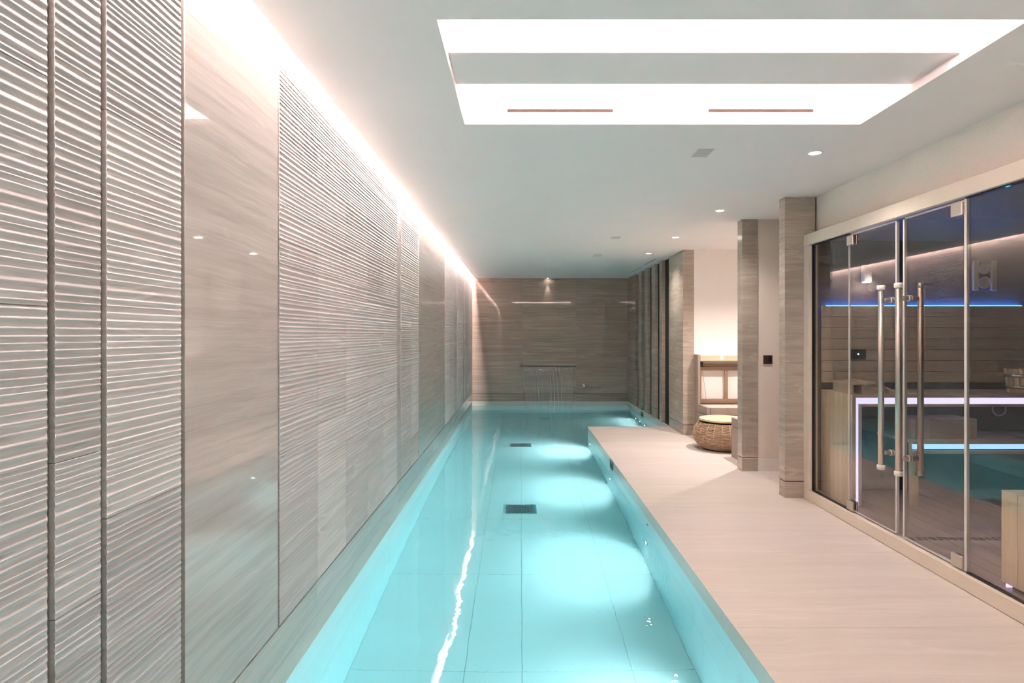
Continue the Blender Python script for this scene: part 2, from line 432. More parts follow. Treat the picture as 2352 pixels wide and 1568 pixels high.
# pale band above the water line
trim_1 = root('trim_1', (0, 5, -0.05), 'pale stone band around the pool just above the water', 'pool edge', kind='structure')
box('edge_band', XL - 0.04, XL - 0.001, YN, YB, -0.0998, -0.0005, coping_m, trim_1)
box('edge_band', XR + 0.001, XR + 0.04, YN, YD - 0.041, -0.0998, -0.0145, coping_m, trim_1)
box('edge_band', XL, XE, YB - 0.0005, YB + 0.0395, -0.0998, -0.0005, coping_m, trim_1)
box('edge_band', XE - 0.0005, XE + 0.0395, YD + 0.001, YB - 0.001, -0.0998, -0.0005, coping_m, trim_1)
box('edge_band', XR + 0.001, XE, YD - 0.04, YD - 0.0005, -0.0998, -0.0145, coping_m, trim_1)
floor_pool = root('floor_pool', (0, 5, ZF), 'pale blue tiled bottom of the lap pool under the water', 'pool floor', kind='structure')
box('screed', XL - 0.05, XE + 0.05, YN - 0.05, YB + 0.05, ZF - 0.06, ZF - 0.004, grout_m, floor_pool)
xs = [XL, -0.33, 0.01, 0.66, XR]
for i in range(4):
    y = YN
    while y < YB - 0.01:
        y2 = min(YB, y + 1.2)
        box('pool_tile', xs[i] + 0.0015, xs[i + 1] - 0.0015, y + 0.0015, y2 - 0.0015, ZF - 0.004, ZF, pool_tile, floor_pool); y = y2
y = YD
while y < YB - 0.01:
    y2 = min(YB, y + 1.2)
    box('pool_tile', XR + 0.0015, XE, y + 0.0015, y2 - 0.0015, ZF - 0.004, ZF, pool_tile, floor_pool); y = y2
# water: a closed body with the surface on top
e = 0.02
poly = [(XL - e, YN - e), (XR + e, YN - e), (XR + e, YD - e), (XE + e, YD - e), (XE + e, YB + e), (XL - e, YB + e)]
n = len(poly)
vs = [(x, y, ZW) for x, y in poly] + [(x, y, ZF - 0.03) for x, y in poly]
fs = [tuple(range(n)), tuple(range(2 * n - 1, n - 1, -1))] + [(i, n + i, n + (i + 1) % n, (i + 1) % n) for i in range(n)]
water = mesh('pool_water', vs, fs, water_m)
tag(water, 'clear turquoise water filling the lap pool', 'water', kind='structure')

# ------------------------------------------------------------------ deck
floor = root('floor', (1.7, 4, 0), 'cream stone deck alongside the pool', 'floor', kind='structure')
box('screed', XR + 0.045, XO, YN, YD - 0.05, -0.20, -0.0135, grout_m, floor)
ys = [YN, -1.95, -1.0, -0.02, 0.95, 1.92, 2.92, 3.92, 4.95, 5.94, 6.95, 7.95, 8.62, YD]
for i in range(len(ys) - 1):
    o = box('floor_tile', XR - 0.004, 2.4285, ys[i] + G, ys[i + 1] - G, -0.0135, 0.0, deck_m, floor); slab_tone(o, 0.95, 1.03)
    if ys[i] >= 4.9 and ys[i] < 8.6:
        o = box('floor_tile', 2.43, XO, ys[i] + G, ys[i + 1] - G, -0.0135, 0.0, deck_m, floor); slab_tone(o, 0.95, 1.03)
    
# ------------------------------------------------------------------ ceiling with cove and coffer
HX0, HX1, HY0, HY1 = -0.313, 1.91, 2.285, 3.425
XCE = -0.95
gx = [XCE, HX0, HX1, XO]; gy = [YN, HY0, HY1, YB + 0.02]
vs = [(x, y, ZC) for y in gy for x in gx]
fs = []
for j in range(3):
    for i in range(3):
        if (i, j) != (1, 1): fs.append((j*4+i, (j+1)*4+i, (j+1)*4+i+1, j*4+i+1))
k = len(vs); lip = 0.033
vs += [(HX0, HY0, ZC+lip), (HX1, HY0, ZC+lip), (HX1, HY1, ZC+lip), (HX0, HY1, ZC+lip)]
hole = [1*4+1, 1*4+2, 2*4+2, 2*4+1]
for i in range(4):
    fs.append((hole[i], hole[(i+1) % 4], k+(i+1) % 4, k+i))
k = len(vs)
vs += [(XCE, YN, ZC + 0.012), (XCE, YB + 0.02, ZC + 0.012)]
fs.append((0, k, k + 1, 12))
ceiling = mesh('ceiling', vs, fs, paint)
tag(ceiling, 'white plaster ceiling over pool and deck', 'ceiling', kind='structure')
# coffer: trough box open below, with a dropped beam across
cx0, cx1, cy0, cy1, cz = -0.318, 1.936, 2.19, 3.52, 2.98
bx = box_bm(cx0, cx1, cy0, cy1, ZC + 0.001, cz); bm_f = [f for f in bx.faces if f.normal.z < -0.9 or f.calc_center_median().z < ZC + 0.01]
bmesh.ops.delete(bx, geom=bm_f, context='FACES')
bmesh.ops.reverse_faces(bx, faces=bx.faces[:])
from_bm('coffer_recess', bx, paint, ceiling)
box('coffer_beam', cx0 + 0.001, cx1 - 0.001, 2.683, 3.02, 2.64, cz - 0.001, paint, ceiling)
# cove pocket along the ribbed wall
mesh('cove_pocket', [(XL - 0.1, YN, 2.80), (-0.86, YN, 2.80), (-0.86, YB + .02, 2.80), (XL - 0.1, YB + .02, 2.80), (-0.86, YN, ZC), (-0.86, YB + .02, ZC)],
     [(0, 3, 2, 1), (1, 2, 5, 4)], paint, ceiling)
tag(box('led_strip', -0.975, -0.951, YN + 0.05, YB - 0.03, 2.788, 2.796, led_cove), 'warm white light strip hidden above the ribbed wall', 'light strip')
tag(box('led_strip', cx0 + 0.03, cx1 - 0.03, 2.20, 2.235, ZC + 0.004, ZC + 0.014, led_coffer), 'light strip behind the near edge of the ceiling coffer', 'light strip')
tag(box('led_strip', cx0 + 0.03, cx1 - 0.03, 3.45, 3.485, ZC + 0.004, ZC + 0.014, led_coffer), 'light strip below the slots in the ceiling coffer', 'light strip')

# ------------------------------------------------------------------ walls on the deck side
wall_sauna = root('wall_sauna', (2.6, 2, 0), 'beige linen wall band above the sauna glass', 'wall', kind='structure')
box('upper_wall', 2.55, 2.62, YN, 5.345, 2.20, ZC, paper_m, wall_sauna)
box('lower_wall', 2.43, 2.62, YN, 2.60, 0.0, 2.1995, paper_m, wall_sauna)
wall_passage = root('wall_passage', (3, 6.3, 0), 'plain warm wall between the two slim pillars', 'wall', kind='structure')
box('plaster', 2.436, XO, 6.25, 6.36, 0.142, ZC, plain('wall_blush', (0.80, 0.69, 0.60), 0.75, var=0.01, scale=8, spec=0.2), wall_passage)
box('skirting', 2.436, XO, 6.247, 6.36, 0.0, 0.136, skirt_m, wall_passage, 0.001)
box('shadow_gap', 2.436, XO, 6.256, 6.358, 0.136, 0.142, vent_m, wall_passage)
wall_alcove = box('wall_alcove', 2.422, XO, 8.50, 8.60, 0.0, ZC, paint_w)
tag(wall_alcove, 'bright off-white wall above the dressing niche', 'wall', kind='structure')
wall_outer = box('wall_outer', XO, XO + 0.1, YN, YB, 0.0, ZC, paint_w)
tag(wall_outer, 'plain outer wall closing the passage and alcove', 'wall', kind='structure')
wall_rear = box('wall_rear', XL - 0.1, XO, YN - 0.1, YN, -0.1, 2.8, paper_m)
tag(wall_rear, 'plain beige wall behind the viewer', 'wall', kind='structure')

# ------------------------------------------------------------------ sauna shell
XG = 2.47                         # plane of the glass
SX0, SX1, SY0, SY1, SZ0, SZ1 = 2.505, 4.6, 2.66, 5.20, 0.075, 2.20
frame = root('trim_2', (2.46, 3.9, 0), 'cream timber frame around the sauna glass front', 'frame', kind='structure')
box('top_rail', 2.43, 2.505, 2.60, 5.229, 2.158, 2.249, frame_m, frame, 0.002)
box('bottom_rail', 2.43, 2.505, 2.60, 5.229, 0.0, 0.084, frame_m, frame, 0.002)
box('side_post', 2.43, 2.505, 5.135, 5.229, 0.0845, 2.1575, frame_m, frame, 0.002)
box('side_post', 2.43, 2.505, 2.60, 2.69, 0.0845, 2.1575, frame_m, frame, 0.002)
wall_cabin = root('wall_cabin', (3.5, 5.2, 0), 'dark sauna cabin wall behind the slatted backrest', 'wall', kind='structure')
box('end_panel', 2.506, SX1, SY1, 5.225, 0.0, SZ1, sauna_dark, wall_cabin)
box('near_panel', 2.506, SX1, 2.61, SY0, 0.0, SZ1, sauna_dark, wall_cabin)
box('side_panel', SX1, SX1 + 0.03, 2.61, 5.225, 0.0, SZ1, sauna_dark, wall_cabin)
ceiling_cabin = root('ceiling_cabin', (3.5, 4, SZ1), 'dark sauna cabin ceiling with one pale seam', 'ceiling', kind='structure')
box('roof_panel', 2.506, SX1 + 0.03, 2.61, 4.205, SZ1, SZ1 + 0.04, sauna_dark, ceiling_cabin)
box('roof_panel', 2.506, SX1 + 0.03, 4.213, 5.225, SZ1, SZ1 + 0.04, sauna_dark, ceiling_cabin)
box('seam', 2.506, SX1 + 0.03, 4.206, 4.212, SZ1 + 0.001, SZ1 + 0.04, vent_m, ceiling_cabin)
floor_cabin = root('floor_cabin', (3.5, 4, 0), 'narrow pale boards on the sauna floor', 'floor', kind='structure')
box('subfloor', 2.506, SX1, SY0, SY1, 0.0, SZ0 - 0.012, dark_m, floor_cabin)
x = SX0 + 0.002
while x < SX1 - 0.02:
    x2 = min(SX1, x + 0.118)
    for ya, yb in ((SY0, 3.93), (3.985, SY1)):
        o = box('floor_board', x, x2 - 0.004, ya + 0.002, yb - 0.002, SZ0 - 0.012, SZ0, sauna_floor_m, floor_cabin); slab_tone(o, 0.94, 1.04)
    x = x2

# glass: two fixed panes, two doors
def fixed_pane(name, y0, y1, label):
    t = root(name, (XG, (y0 + y1) / 2, 0.084), label, 'window', kind='structure')
    box('pane', XG - 0.005, XG + 0.005, y0, y1, 0.092, 2.150, glass_m, t)
    g = 0.010
    box('gasket', XG - 0.014, XG + 0.014, y0, y1, 0.0845, 0.0915, black_m, t)
    box('gasket', XG - 0.014, XG + 0.014, y0, y1, 2.1505, 2.1575, black_m, t)
    return t
w1 = fixed_pane('window_1', 4.575, 5.1235, 'narrow tinted glass pane beside the striped pillar')
box('gasket', XG - 0.014, XG + 0.014, 5.124, 5.1345, 0.092, 2.150, black_m, w1)
box('edge_strip', XG - 0.006, XG + 0.006, 4.566, 4.5745, 0.092, 2.150, alu_m, w1)
w2 = fixed_pane('window_2', 2.702, 3.362, 'tinted glass pane in front of the wooden bucket')
box('gasket', XG - 0.014, XG + 0.014, 2.691, 2.7015, 0.092, 2.150, black_m, w2)
box('edge_strip', XG - 0.008, XG + 0.008, 3.3625, 3.381, 0.092, 2.150, alu_m, w2)

def door(name, y0, y1, hinge_y, edge_y, hy, label):
    t = root(name, (XG, (y0 + y1) / 2, 0.09), label, 'door', kind='structure')
    box('pane', XG - 0.005, XG + 0.005, y0, y1, 0.105, 2.138, glass_m, t)
    e0, e1 = edge_y
    box('edge_strip', XG - 0.009, XG + 0.009, e0, e1, 0.105, 2.138, alu_m, t)
    box('bottom_seal', XG - 0.006, XG + 0.006, y0, y1, 0.0945, 0.1045, alu_m, t)
    box('top_seal', XG - 0.006, XG + 0.006, y0, y1, 2.1385, 2.1475, alu_m, t)
    for zc in (0.135, 2.105):
        h0, h1 = hinge_y
        hg = box('hinge', XG - 0.022, XG - 0.0055, h0, h1, zc - 0.040, zc + 0.032, steel, t, 0.003)
        box('hinge_plate', XG + 0.0055, XG + 0.020, h0, h1, zc - 0.040, zc + 0.032, steel, hg, 0.003)
    for sx in (-1, 1):
        hx = XG + sx * 0.07
        hd = rod('handle', (hx, hy, 0.535), (hx, hy, 1.695), 0.0185, steel, t, 28)
        for za, zb in ((0.503, 0.5345), (1.6955, 1.727)):
            rod('end_cap', (hx, hy, za), (hx, hy, zb), 0.0255 if sx < 0 else 0.0187, white_cap if sx < 0 else steel, hd, 28)
        for zs in (0.615, 1.63):
            rod('standoff', (XG + sx * 0.0055, hy, zs), (hx - sx * 0.0165, hy, zs), 0.0150, steel, hd, 20)
            lathe('washer', [(0.0153, 0), (0.0205, 0), (0.0205, 0.006), (0.0153, 0.006)], white_cap, hd, (XG + sx * 0.0055, hy, zs), (sx, 0, 0), 20, closed=True)
    return t
door('door_1', 3.999, 4.560, (4.49, 4.575), (3.985, 3.9985), 4.055, 'glass sauna door next to the narrow pane, handle bar nearer the pillar')
door('door_2', 3.387, 3.905, (3.383, 3.47), (3.9055, 3.920), 3.868, 'glass sauna door next to the pane with the bucket')

# ------------------------------------------------------------------ inside the sauna
BX0, BY0 = 2.56, 4.70
# upper bench along the end wall: boarded end, top, lit front frame
ub = root('sauna_bench', (3.5, 4.95, SZ0), 'high pale sauna bench with glowing lavender front edge', 'bench')
y = BY0 + 0.012
while y < 5.185:
    y2 = min(5.19, y + 0.066)
    o = box('end_board', BX0, BX0 + 0.02, y, y2 - 0.003, SZ0 + 0.001, 0.936, aspen_v, ub, 0.001); slab_tone(o, 0.95, 1.03); y = y2
for i in range(4):
    y0 = BY0 + 0.02 + i * 0.118
    o = box('seat_board', BX0 + 0.021, SX1 - 0.002, y0, y0 + 0.114, 0.912, 0.936, aspen_z, ub, 0.002); slab_tone(o, 0.95, 1.03)
box('front_board', BX0, SX1 - 0.002, BY0, BY0 + 0.0115, 0.912, 0.937, aspen_z, ub, 0.001)
box('front_rail', BX0 + 0.075, SX1 - 0.002, BY0, BY0 + 0.02, 0.842, 0.864, aspen_z, ub, 0.001)
box('front_post', BX0 + 0.05, BX0 + 0.075, BY0, BY0 + 0.02, SZ0 + 0.001, 0.864, aspen_z, ub, 0.001)
box('corner_post', BX0, BX0 + 0.028, BY0, BY0 + 0.0115, SZ0 + 0.001, 0.9115, aspen_z, ub, 0.001)
box('led_profile', BX0 + 0.029, SX1 - 0.002, BY0 + 0.008, BY0 + 0.014, 0.865, 0.911, led_white, ub)
box('led_profile', BX0 + 0.029, BX0 + 0.049, BY0 + 0.008, BY0 + 0.014, SZ0 + 0.001, 0.8645, led_white, ub)
# shelf below
sh = root('sauna_shelf', (3.8, 4.9, SZ0), 'low shelf with pale blue glowing edge holding the carton', 'shelf')
for i in range(4):
    y0 = BY0 + 0.03 + i * 0.116
    o = box('shelf_board', 3.03, SX1 - 0.002, y0, y0 + 0.112, 0.555, 0.578, aspen_z, sh, 0.002); slab_tone(o, 0.9, 1.0)
box('front_board', 3.03, SX1 - 0.002, BY0 + 0.0, BY0 + 0.028, 0.556, 0.578, aspen_z, sh, 0.001)
box('led_profile', 3.03, SX1 - 0.002, BY0 + 0.008, BY0 + 0.014, 0.516, 0.5555, led_blue_w, sh)
box('front_rail', 3.03, SX1 - 0.002, BY0, BY0 + 0.02, 0.480, 0.504, aspen_z, sh, 0.001)
box('leg', 3.03, 3.085, BY0 + 0.021, BY0 + 0.06, SZ0 + 0.001, 0.5545, aspen, sh, 0.002)
# backrest boards on the end wall
br = root('bench_panelling', (3.5, 5.15, 1.0), 'backrest of seven wide horizontal boards above the bench', 'backrest')
for i in range(7):
    z0 = 0.997 + i * 0.0925
    o = box('backrest_board', 2.545, SX1 - 0.002, 5.135, 5.158, z0, z0 + 0.0895, aspen_z, br, 0.002); slab_tone(o, 0.92, 1.04)
for xb in (2.7, 3.5, 4.3): box('batten', xb, xb + 0.05, 5.1585, 5.199, 0.99, 1.63, dark_m, br)
tag(box('led_strip', 2.60, SX1 - 0.35, 5.166, 5.180, 1.640, 1.6465, led_blue), 'bright blue light strip on top of the sauna backrest', 'light strip')
# headrest: small table-like end and a curved slatted part
hr = root('headrest', (2.62, 4.95, 0.937), 'curved slatted wooden headrest lying on the high bench', 'headrest')
for i, (xa, xb, za, zb) in enumerate(((2.585, 2.70, 1.020, 1.022), (2.71, 2.775, 1.030, 1.030), (2.782, 2.842, 1.024, 1.000), (2.848, 2.905, 0.996, 0.972))):
    vs = [(xa, 4.76, za - 0.016), (xb, 4.76, zb - 0.016), (xb, 5.09, zb - 0.016), (xa, 5.09, za - 0.016), (xa, 4.76, za), (xb, 4.76, zb), (xb, 5.09, zb), (xa, 5.09, za)]
    mesh('slat', vs, [(3,2,1,0),(4,5,6,7),(0,1,5,4),(1,2,6,5),(2,3,7,6),(3,0,4,7)], aspen, hr)
box('support', 2.60, 2.615, 4.78, 5.07, 0.9372, 1.003, aspen, hr, 0.001)
box('support', 2.68, 2.695, 4.78, 5.07, 0.9372, 1.004, aspen, hr, 0.001)
mesh('side_cheek', [(2.70, 4.79, 0.9372), (2.93, 4.79, 0.9372), (2.90, 4.79, 0.954), (2.84, 4.79, 0.982), (2.775, 4.79, 1.013), (2.70, 4.79, 1.012),
                    (2.70, 4.81, 0.9372), (2.93, 4.81, 0.9372), (2.90, 4.81, 0.954), (2.84, 4.81, 0.982), (2.775, 4.81, 1.013), (2.70, 4.81, 1.012)],
     [(0,1,2,3,4,5), (11,10,9,8,7,6)] + [(i, 6+i, 6+(i+1) % 6, (i+1) % 6) for i in range(6)], aspen, hr)
# carton on the shelf
ct = root('carton', (3.4, 4.9, 0.5785), 'taped pale carton on the low sauna shelf', 'box')
box('body', 3.10, 3.60, 4.80, 5.05, 0.5785, 0.735, card_m, ct, 0.004)
for xa in (3.20, 3.52): box('tape', xa, xa + 0.025, 4.7992, 5.0508, 0.5786, 0.7355, tape_m, ct)
# round speaker under the bench
sp = root('wall_speaker', (4.08, 5.199, 0.76), 'round flush speaker on the dark wall under the bench', 'speaker')
lathe('ring', [(0.050, 0), (0.062, 0), (0.062, 0.008), (0.050, 0.008)], vent_m, sp, (4.08, 5.199, 0.765), (0, -1, 0), 32, closed=True)
lathe('grille', [(0.0495, 0), (0.0495, 0.005)], dark_m, sp, (4.08, 5.199, 0.765), (0, -1, 0), 32)
# gauge
gx0, gz0 = 3.845, 1.775
gz = root('thermometer', (gx0 + 0.098, 5.2, gz0), 'twin dial sauna thermometer between two pale wooden strips', 'thermometer')
box('back_plate', gx0, gx0 + 0.196, 5.188, 5.1995, gz0, gz0 + 0.252, sauna_dark, gz)
for xa in (gx0, gx0 + 0.154): box('side_strip', xa, xa + 0.042, 5.165, 5.1878, gz0, gz0 + 0.252, aspen_v, gz, 0.002)
for zc in (gz0 + 0.068, gz0 + 0.184):
    d = lathe('dial', [(0.046, 0), (0.046, 0.008)], dial_m, gz, (gx0 + 0.098, 5.1878, zc), (0, -1, 0), 32)
    lathe('rim', [(0.0465, 0), (0.051, 0), (0.051, 0.012), (0.0465, 0.012)], chrome, d, (gx0 + 0.098, 5.1878, zc), (0, -1, 0), 32, closed=True)
    vs = [(gx0 + 0.096, 5.1792, zc - 0.008), (gx0 + 0.100, 5.1792, zc - 0.008), (gx0 + 0.118, 5.1792, zc + 0.026)]
    vs += [(a, b - 0.001, c) for a, b, c in vs]
    mesh('needle', vs, [(0,1,2), (5,4,3), (0,3,4,1), (1,4,5,2), (2,5,3,0)], black_m, d)
# control panel
cp = root('control_panel', (2.84, 5.13, 1.2), 'small black control panel with blue status light on backrest', 'control panel')
box('housing', 2.775, 2.907, 5.122, 5.1345, 1.190, 1.277, black_m, cp, 0.003)
box('status_light', 2.835, 2.847, 5.1205, 5.1219, 1.230, 1.242, dot_m, cp)
# wall lamp
wl = root('wall_lamp', (2.93, 5.19, 1.84), 'small pale cylinder wall lamp above the blue light strip', 'lamp')
lathe('shade', [(0.036, 0), (0.040, 0.004), (0.040, 0.135), (0.036, 0.139)], white_cap, wl, (2.93, 5.158, 1.845), (0, 0, 1), 24)
lathe('diffuser', [(0.034, 0), (0.034, 0.006)], emitter('lamp_glow', (0.85, 0.85, 1.0), 2.5), wl, (2.93, 5.158, 1.8388), (0, 0, 1), 24)
add_light('cabin_fill', 'POINT', (2.93, 5.10, 1.80), 0.6, (1.0, 0.85, 0.75), wl, shadow_soft_size=0.04)  # added point light to brighten the dim cabin, set clear of the shade
# bucket with hoops and ear
bk = root('sauna_bucket', (4.02, 4.88, 0.937), 'wooden sauna bucket with two metal hoops on the high bench', 'bucket')
bxc, byc = 4.02, 4.88
vs, fs = [], []
nst = 18
for kk in range(nst):
    a0, a1 = 2*PI*kk/nst + 0.012, 2*PI*(kk+1)/nst - 0.012
    hh = 0.19
    if kk == 9: hh = 0.19
    vv = []
    for zz, r in ((0.0, 0.098), (hh, 0.125)):
        for rr in (r, r - 0.014):
            for a in (a0, a1): vv.append((bxc + rr*math.cos(a), byc + rr*math.sin(a), 0.9375 + zz))
    mesh('stave', vv, [(0,1,5,4), (3,2,6,7), (4,5,7,6), (1,0,2,3), (0,4,6,2), (5,1,3,7)], aspen, bk)
lathe('base_disc', [(0.084, 0), (0.086, 0.015)], aspen, bk, (bxc, byc, 0.945), seg=24)
for zz in (0.03, 0.122):
    r0 = 0.098 + 0.027 * zz / 0.19; r1 = 0.098 + 0.027 * (zz + 0.026) / 0.19
    lathe('hoop', [(r0 + 0.0005, zz), (r0 + 0.003, zz), (r1 + 0.003, zz + 0.026), (r1 + 0.0005, zz + 0.026)], chrome, bk, (bxc, byc, 0.9375), seg=36, closed=True)
vs = [(bxc + 0.045 + dx_, byc - 0.118, 0.9375 + dz_) for dx_, dz_ in ((-0.05, 0.185), (-0.036, 0.20), (-0.026, 0.24), (-0.034, 0.275), (-0.015, 0.295), (0.03, 0.295), (0.05, 0.185))]
nv = len(vs); vs += [(a, b + 0.014, c) for a, b, c in vs]
mesh('ear', vs, [tuple(range(nv)), tuple(range(2*nv-1, nv-1, -1))] + [(i, nv+i, nv+(i+1) % nv, (i+1) % nv) for i in range(nv)], aspen, bk)
# boarded low box on the near side
lb = root('low_bench', (2.9, 2.95, SZ0), 'low cream boarded bench end behind the pane nearest the viewer', 'bench')
y = 3.205
while y > SY0 + 0.02:
    y2 = max(SY0 + 0.002, y - 0.104)
    o = box('end_board', 2.53, 2.548, y2 + 0.003, y, SZ0 + 0.03, 0.584, aspen_v, lb, 0.001); slab_tone(o, 0.97, 1.03); y = y2
x = 2.549
while x < 3.35:
    o = box('front_board', x, x + 0.097, 3.187, 3.205, SZ0 + 0.03, 0.584, aspen_v, lb, 0.001); slab_tone(o, 0.97, 1.03); x += 0.1
box('top', 2.549, 3.35, SY0 + 0.003, 3.186, 0.562, 0.584, aspen, lb, 0.001)
box('plinth', 2.56, 3.34, SY0 + 0.003, 3.17, SZ0 + 0.001, SZ0 + 0.029, dark_m, lb)
box('led_profile', 2.535, 3.30, 3.175, 3.183, SZ0 + 0.008, SZ0 + 0.026, led_white, lb)
# slot drain in the sauna floor
dr = root('floor_drain', (3.5, 3.957, SZ0), 'slotted channel drain across the sauna floor', 'drain')
box('channel', SX0 + 0.002, SX1 - 0.002, 3.931, 3.984, 0.063, 0.067, dark_m, dr)
x = SX0 + 0.006; first = None
while x < SX1 - 0.03:
    if first is None: first = box('slat', x, x + 0.022, 3.934, 3.981, 0.0672, 0.0752, steel, dr); x0f = x
    else:
        o = first.copy(); C.objects.link(o); o.location.x = x - x0f
    x += 0.045

# ------------------------------------------------------------------ dressing alcove
def bench_unit(name, y0, y1, label, m=greyveneer):
    t = root(name, (2.86, (y0 + y1) / 2, 0), label, 'bench')
    box('lower_body', 2.425, 3.30, y0, y1, 0.0005, 0.343, m, t, 0.002)
    box('drawer_box', 2.425, 2.47, y0, y1, 0.352, 0.450, m, t, 0.002)
    box('drawer_front', 2.475, 3.30, y0 + 0.0, y0 + 0.02, 0.352, 0.448, m, t, 0.002)
    box('shadow_gap', 2.432, 3.29, y0 + 0.006, y1 - 0.006, 0.3435, 0.3515, joint_m, t)
    box('top', 2.471, 3.30, y0 + 0.021, y1, 0.43, 0.446, card_m, t, 0.001)
    return t
bench_unit('storage_bench', 7.93, 8.31, 'grey veneer storage bench below the open timber niche')
bench_unit('storage_bench', 6.375, 7.00, 'grey veneer storage bench tucked behind the slim pillar')
vn = root('dressing_niche', (2.86, 8.40, 0.0), 'open niche of brown timber posts under a lit beige pelmet', 'niche frame')
box('side_panel', 2.4235, 2.455, 8.315, 8.498, 0.0005, 1.125, greyveneer, vn, 0.002)
box('back_panel', 2.456, 3.30, 8.485, 8.4985, 0.45, 1.03, paint_w, vn)
box('pelmet', 2.456, 3.30, 8.315, 8.335, 1.040, 1.115, oak_m, vn, 0.002)
box('pelmet_floor', 2.456, 3.30, 8.336, 8.498, 1.040, 1.055, walnut, vn)
box('top_rail', 2.456, 3.30, 8.42, 8.446, 0.905, 0.955, walnut, vn, 0.002)
box('upper_rail', 2.456, 3.30, 8.455, 8.4845, 0.955, 0.992, walnut, vn, 0.002)
box('bottom_rail', 2.456, 3.30, 8.42, 8.446, 0.452, 0.512, walnut, vn, 0.002)
for xa in (2.457, 2.825, 3.24): box('post', xa, xa + 0.045, 8.421, 8.445, 0.5125, 0.9045, walnut, vn, 0.002)
box('bracket', 2.47, 2.52, 8.40, 8.4195, 0.96, 1.02, black_m, vn, 0.002)
lathe('spot', [(0.010, 0), (0.010, 0.004)], lens_m, vn, (2.75, 8.3149, 1.082), (0, -1, 0), 16)
tube_path('cable', [(2.51, 8.41, 0.90), (2.52, 8.405, 0.83), (2.535, 8.41, 0.74), (2.56, 8.44, 0.63), (2.575, 8.45, 0.515)], 0.002, black_m, vn)
tag(box('led_strip', 2.46, 3.29, 8.36, 8.39, 1.0555, 1.064, led_alcove), 'warm light strip on top of the beige niche pelmet', 'light strip')

# wicker stool
px, py = 2.51, 7.50
pf = root('wicker_stool', (px, py, 0), 'round woven wicker stool with flat pale wooden lid', 'stool')
prof = [(0.262, 0.012), (0.292, 0.03), (0.325, 0.06), (0.352, 0.10), (0.368, 0.145), (0.372, 0.185), (0.366, 0.225), (0.348, 0.265), (0.322, 0.30), (0.297, 0.328)]
def r_at(zz):
    for (r0, z0), (r1, z1) in zip(prof, prof[1:]):
        if z0 <= zz <= z1: return r0 + (r1 - r0) * (zz - z0) / (z1 - z0)
    return prof[-1][0]
lathe('inner_shell', [(r - 0.014, zz) for r, zz in prof], plain('wicker_shadow', (0.10, 0.055, 0.03), 0.8), pf, (px, py, 0), seg=48)
vs, fs = [], []
segs, ts = 72, 5
for i in range(34):
    zc = 0.016 + i * 0.0093; ph = R.uniform(0, 6.28)
    base = len(vs)
    for kk in range(segs):
        a = 2*PI*kk/segs
        zr = zc + 0.0016 * math.sin(7 * a + ph) + 0.001 * math.sin(19 * a + 2 * ph)
        rr = r_at(min(0.328, max(0.012, zr))) + 0.0035 * math.sin(24 * a + PI * (i % 2)) 
        for q in range(ts):
            b = 2*PI*q/ts
            vs.append((px + (rr + 0.0042*math.cos(b))*math.cos(a), py + (rr + 0.0042*math.cos(b))*math.sin(a), zr + 0.0042*math.sin(b)))
    for kk in range(segs):
        k2 = (kk+1) % segs
        for q in range(ts):
            q2 = (q+1) % ts
            fs.append((base+kk*ts+q, base+k2*ts+q, base+k2*ts+q2, base+kk*ts+q2))
wv = mesh('weave', vs, fs, rattan, pf, True); wv['kind'] = 'stuff'
vs, fs = [], []
for kk in range(24):
    a = 2*PI*(kk+0.5)/24; base = len(vs)
    for r, zz in prof:
        for q in range(4):
            b = 2*PI*q/4; rr = r - 0.001 + 0.0045*math.cos(b)
            vs.append((px + rr*math.cos(a) - 0.0045*math.sin(b)*math.sin(a), py + rr*math.sin(a) + 0.0045*math.sin(b)*math.cos(a), zz))
    for i in range(len(prof)-1):
        for q in range(4):
            q2 = (q+1) % 4; fs.append((base+i*4+q, base+i*4+q2, base+(i+1)*4+q2, base+(i+1)*4+q))
wu = mesh('upright_canes', vs, fs, rattan2, pf, True); wu['kind'] = 'stuff'
lathe('foot_ring', [(0.20, 0.0005), (0.262, 0.0005), (0.262, 0.0115), (0.20, 0.0115)], dark_m, pf, (px, py, 0), seg=48, closed=True)
lathe('neck', [(0.275, 0.32), (0.275, 0.346)], dark_m, pf, (px, py, 0), seg=48)
lathe('lid', [(0.294, 0.346), (0.298, 0.350), (0.298, 0.369), (0.294, 0.373)], oak_m, pf, (px, py, 0), seg=56)

# light switch
sw = root('wall_switch', (2.536, 6.248, 1.14), 'square bronze switch plate on the plain passage wall', 'switch')
box('plate', 2.490, 2.582, 6.241, 6.2495, 1.098, 1.188, bronze_m, sw, 0.002)
box('rocker', 2.543, 2.567, 6.2385, 6.2408, 1.132, 1.176, black_m, sw, 0.001)
box('label_slot', 2.543, 2.567, 6.2395, 6.2408, 1.116, 1.124, black_m, sw)

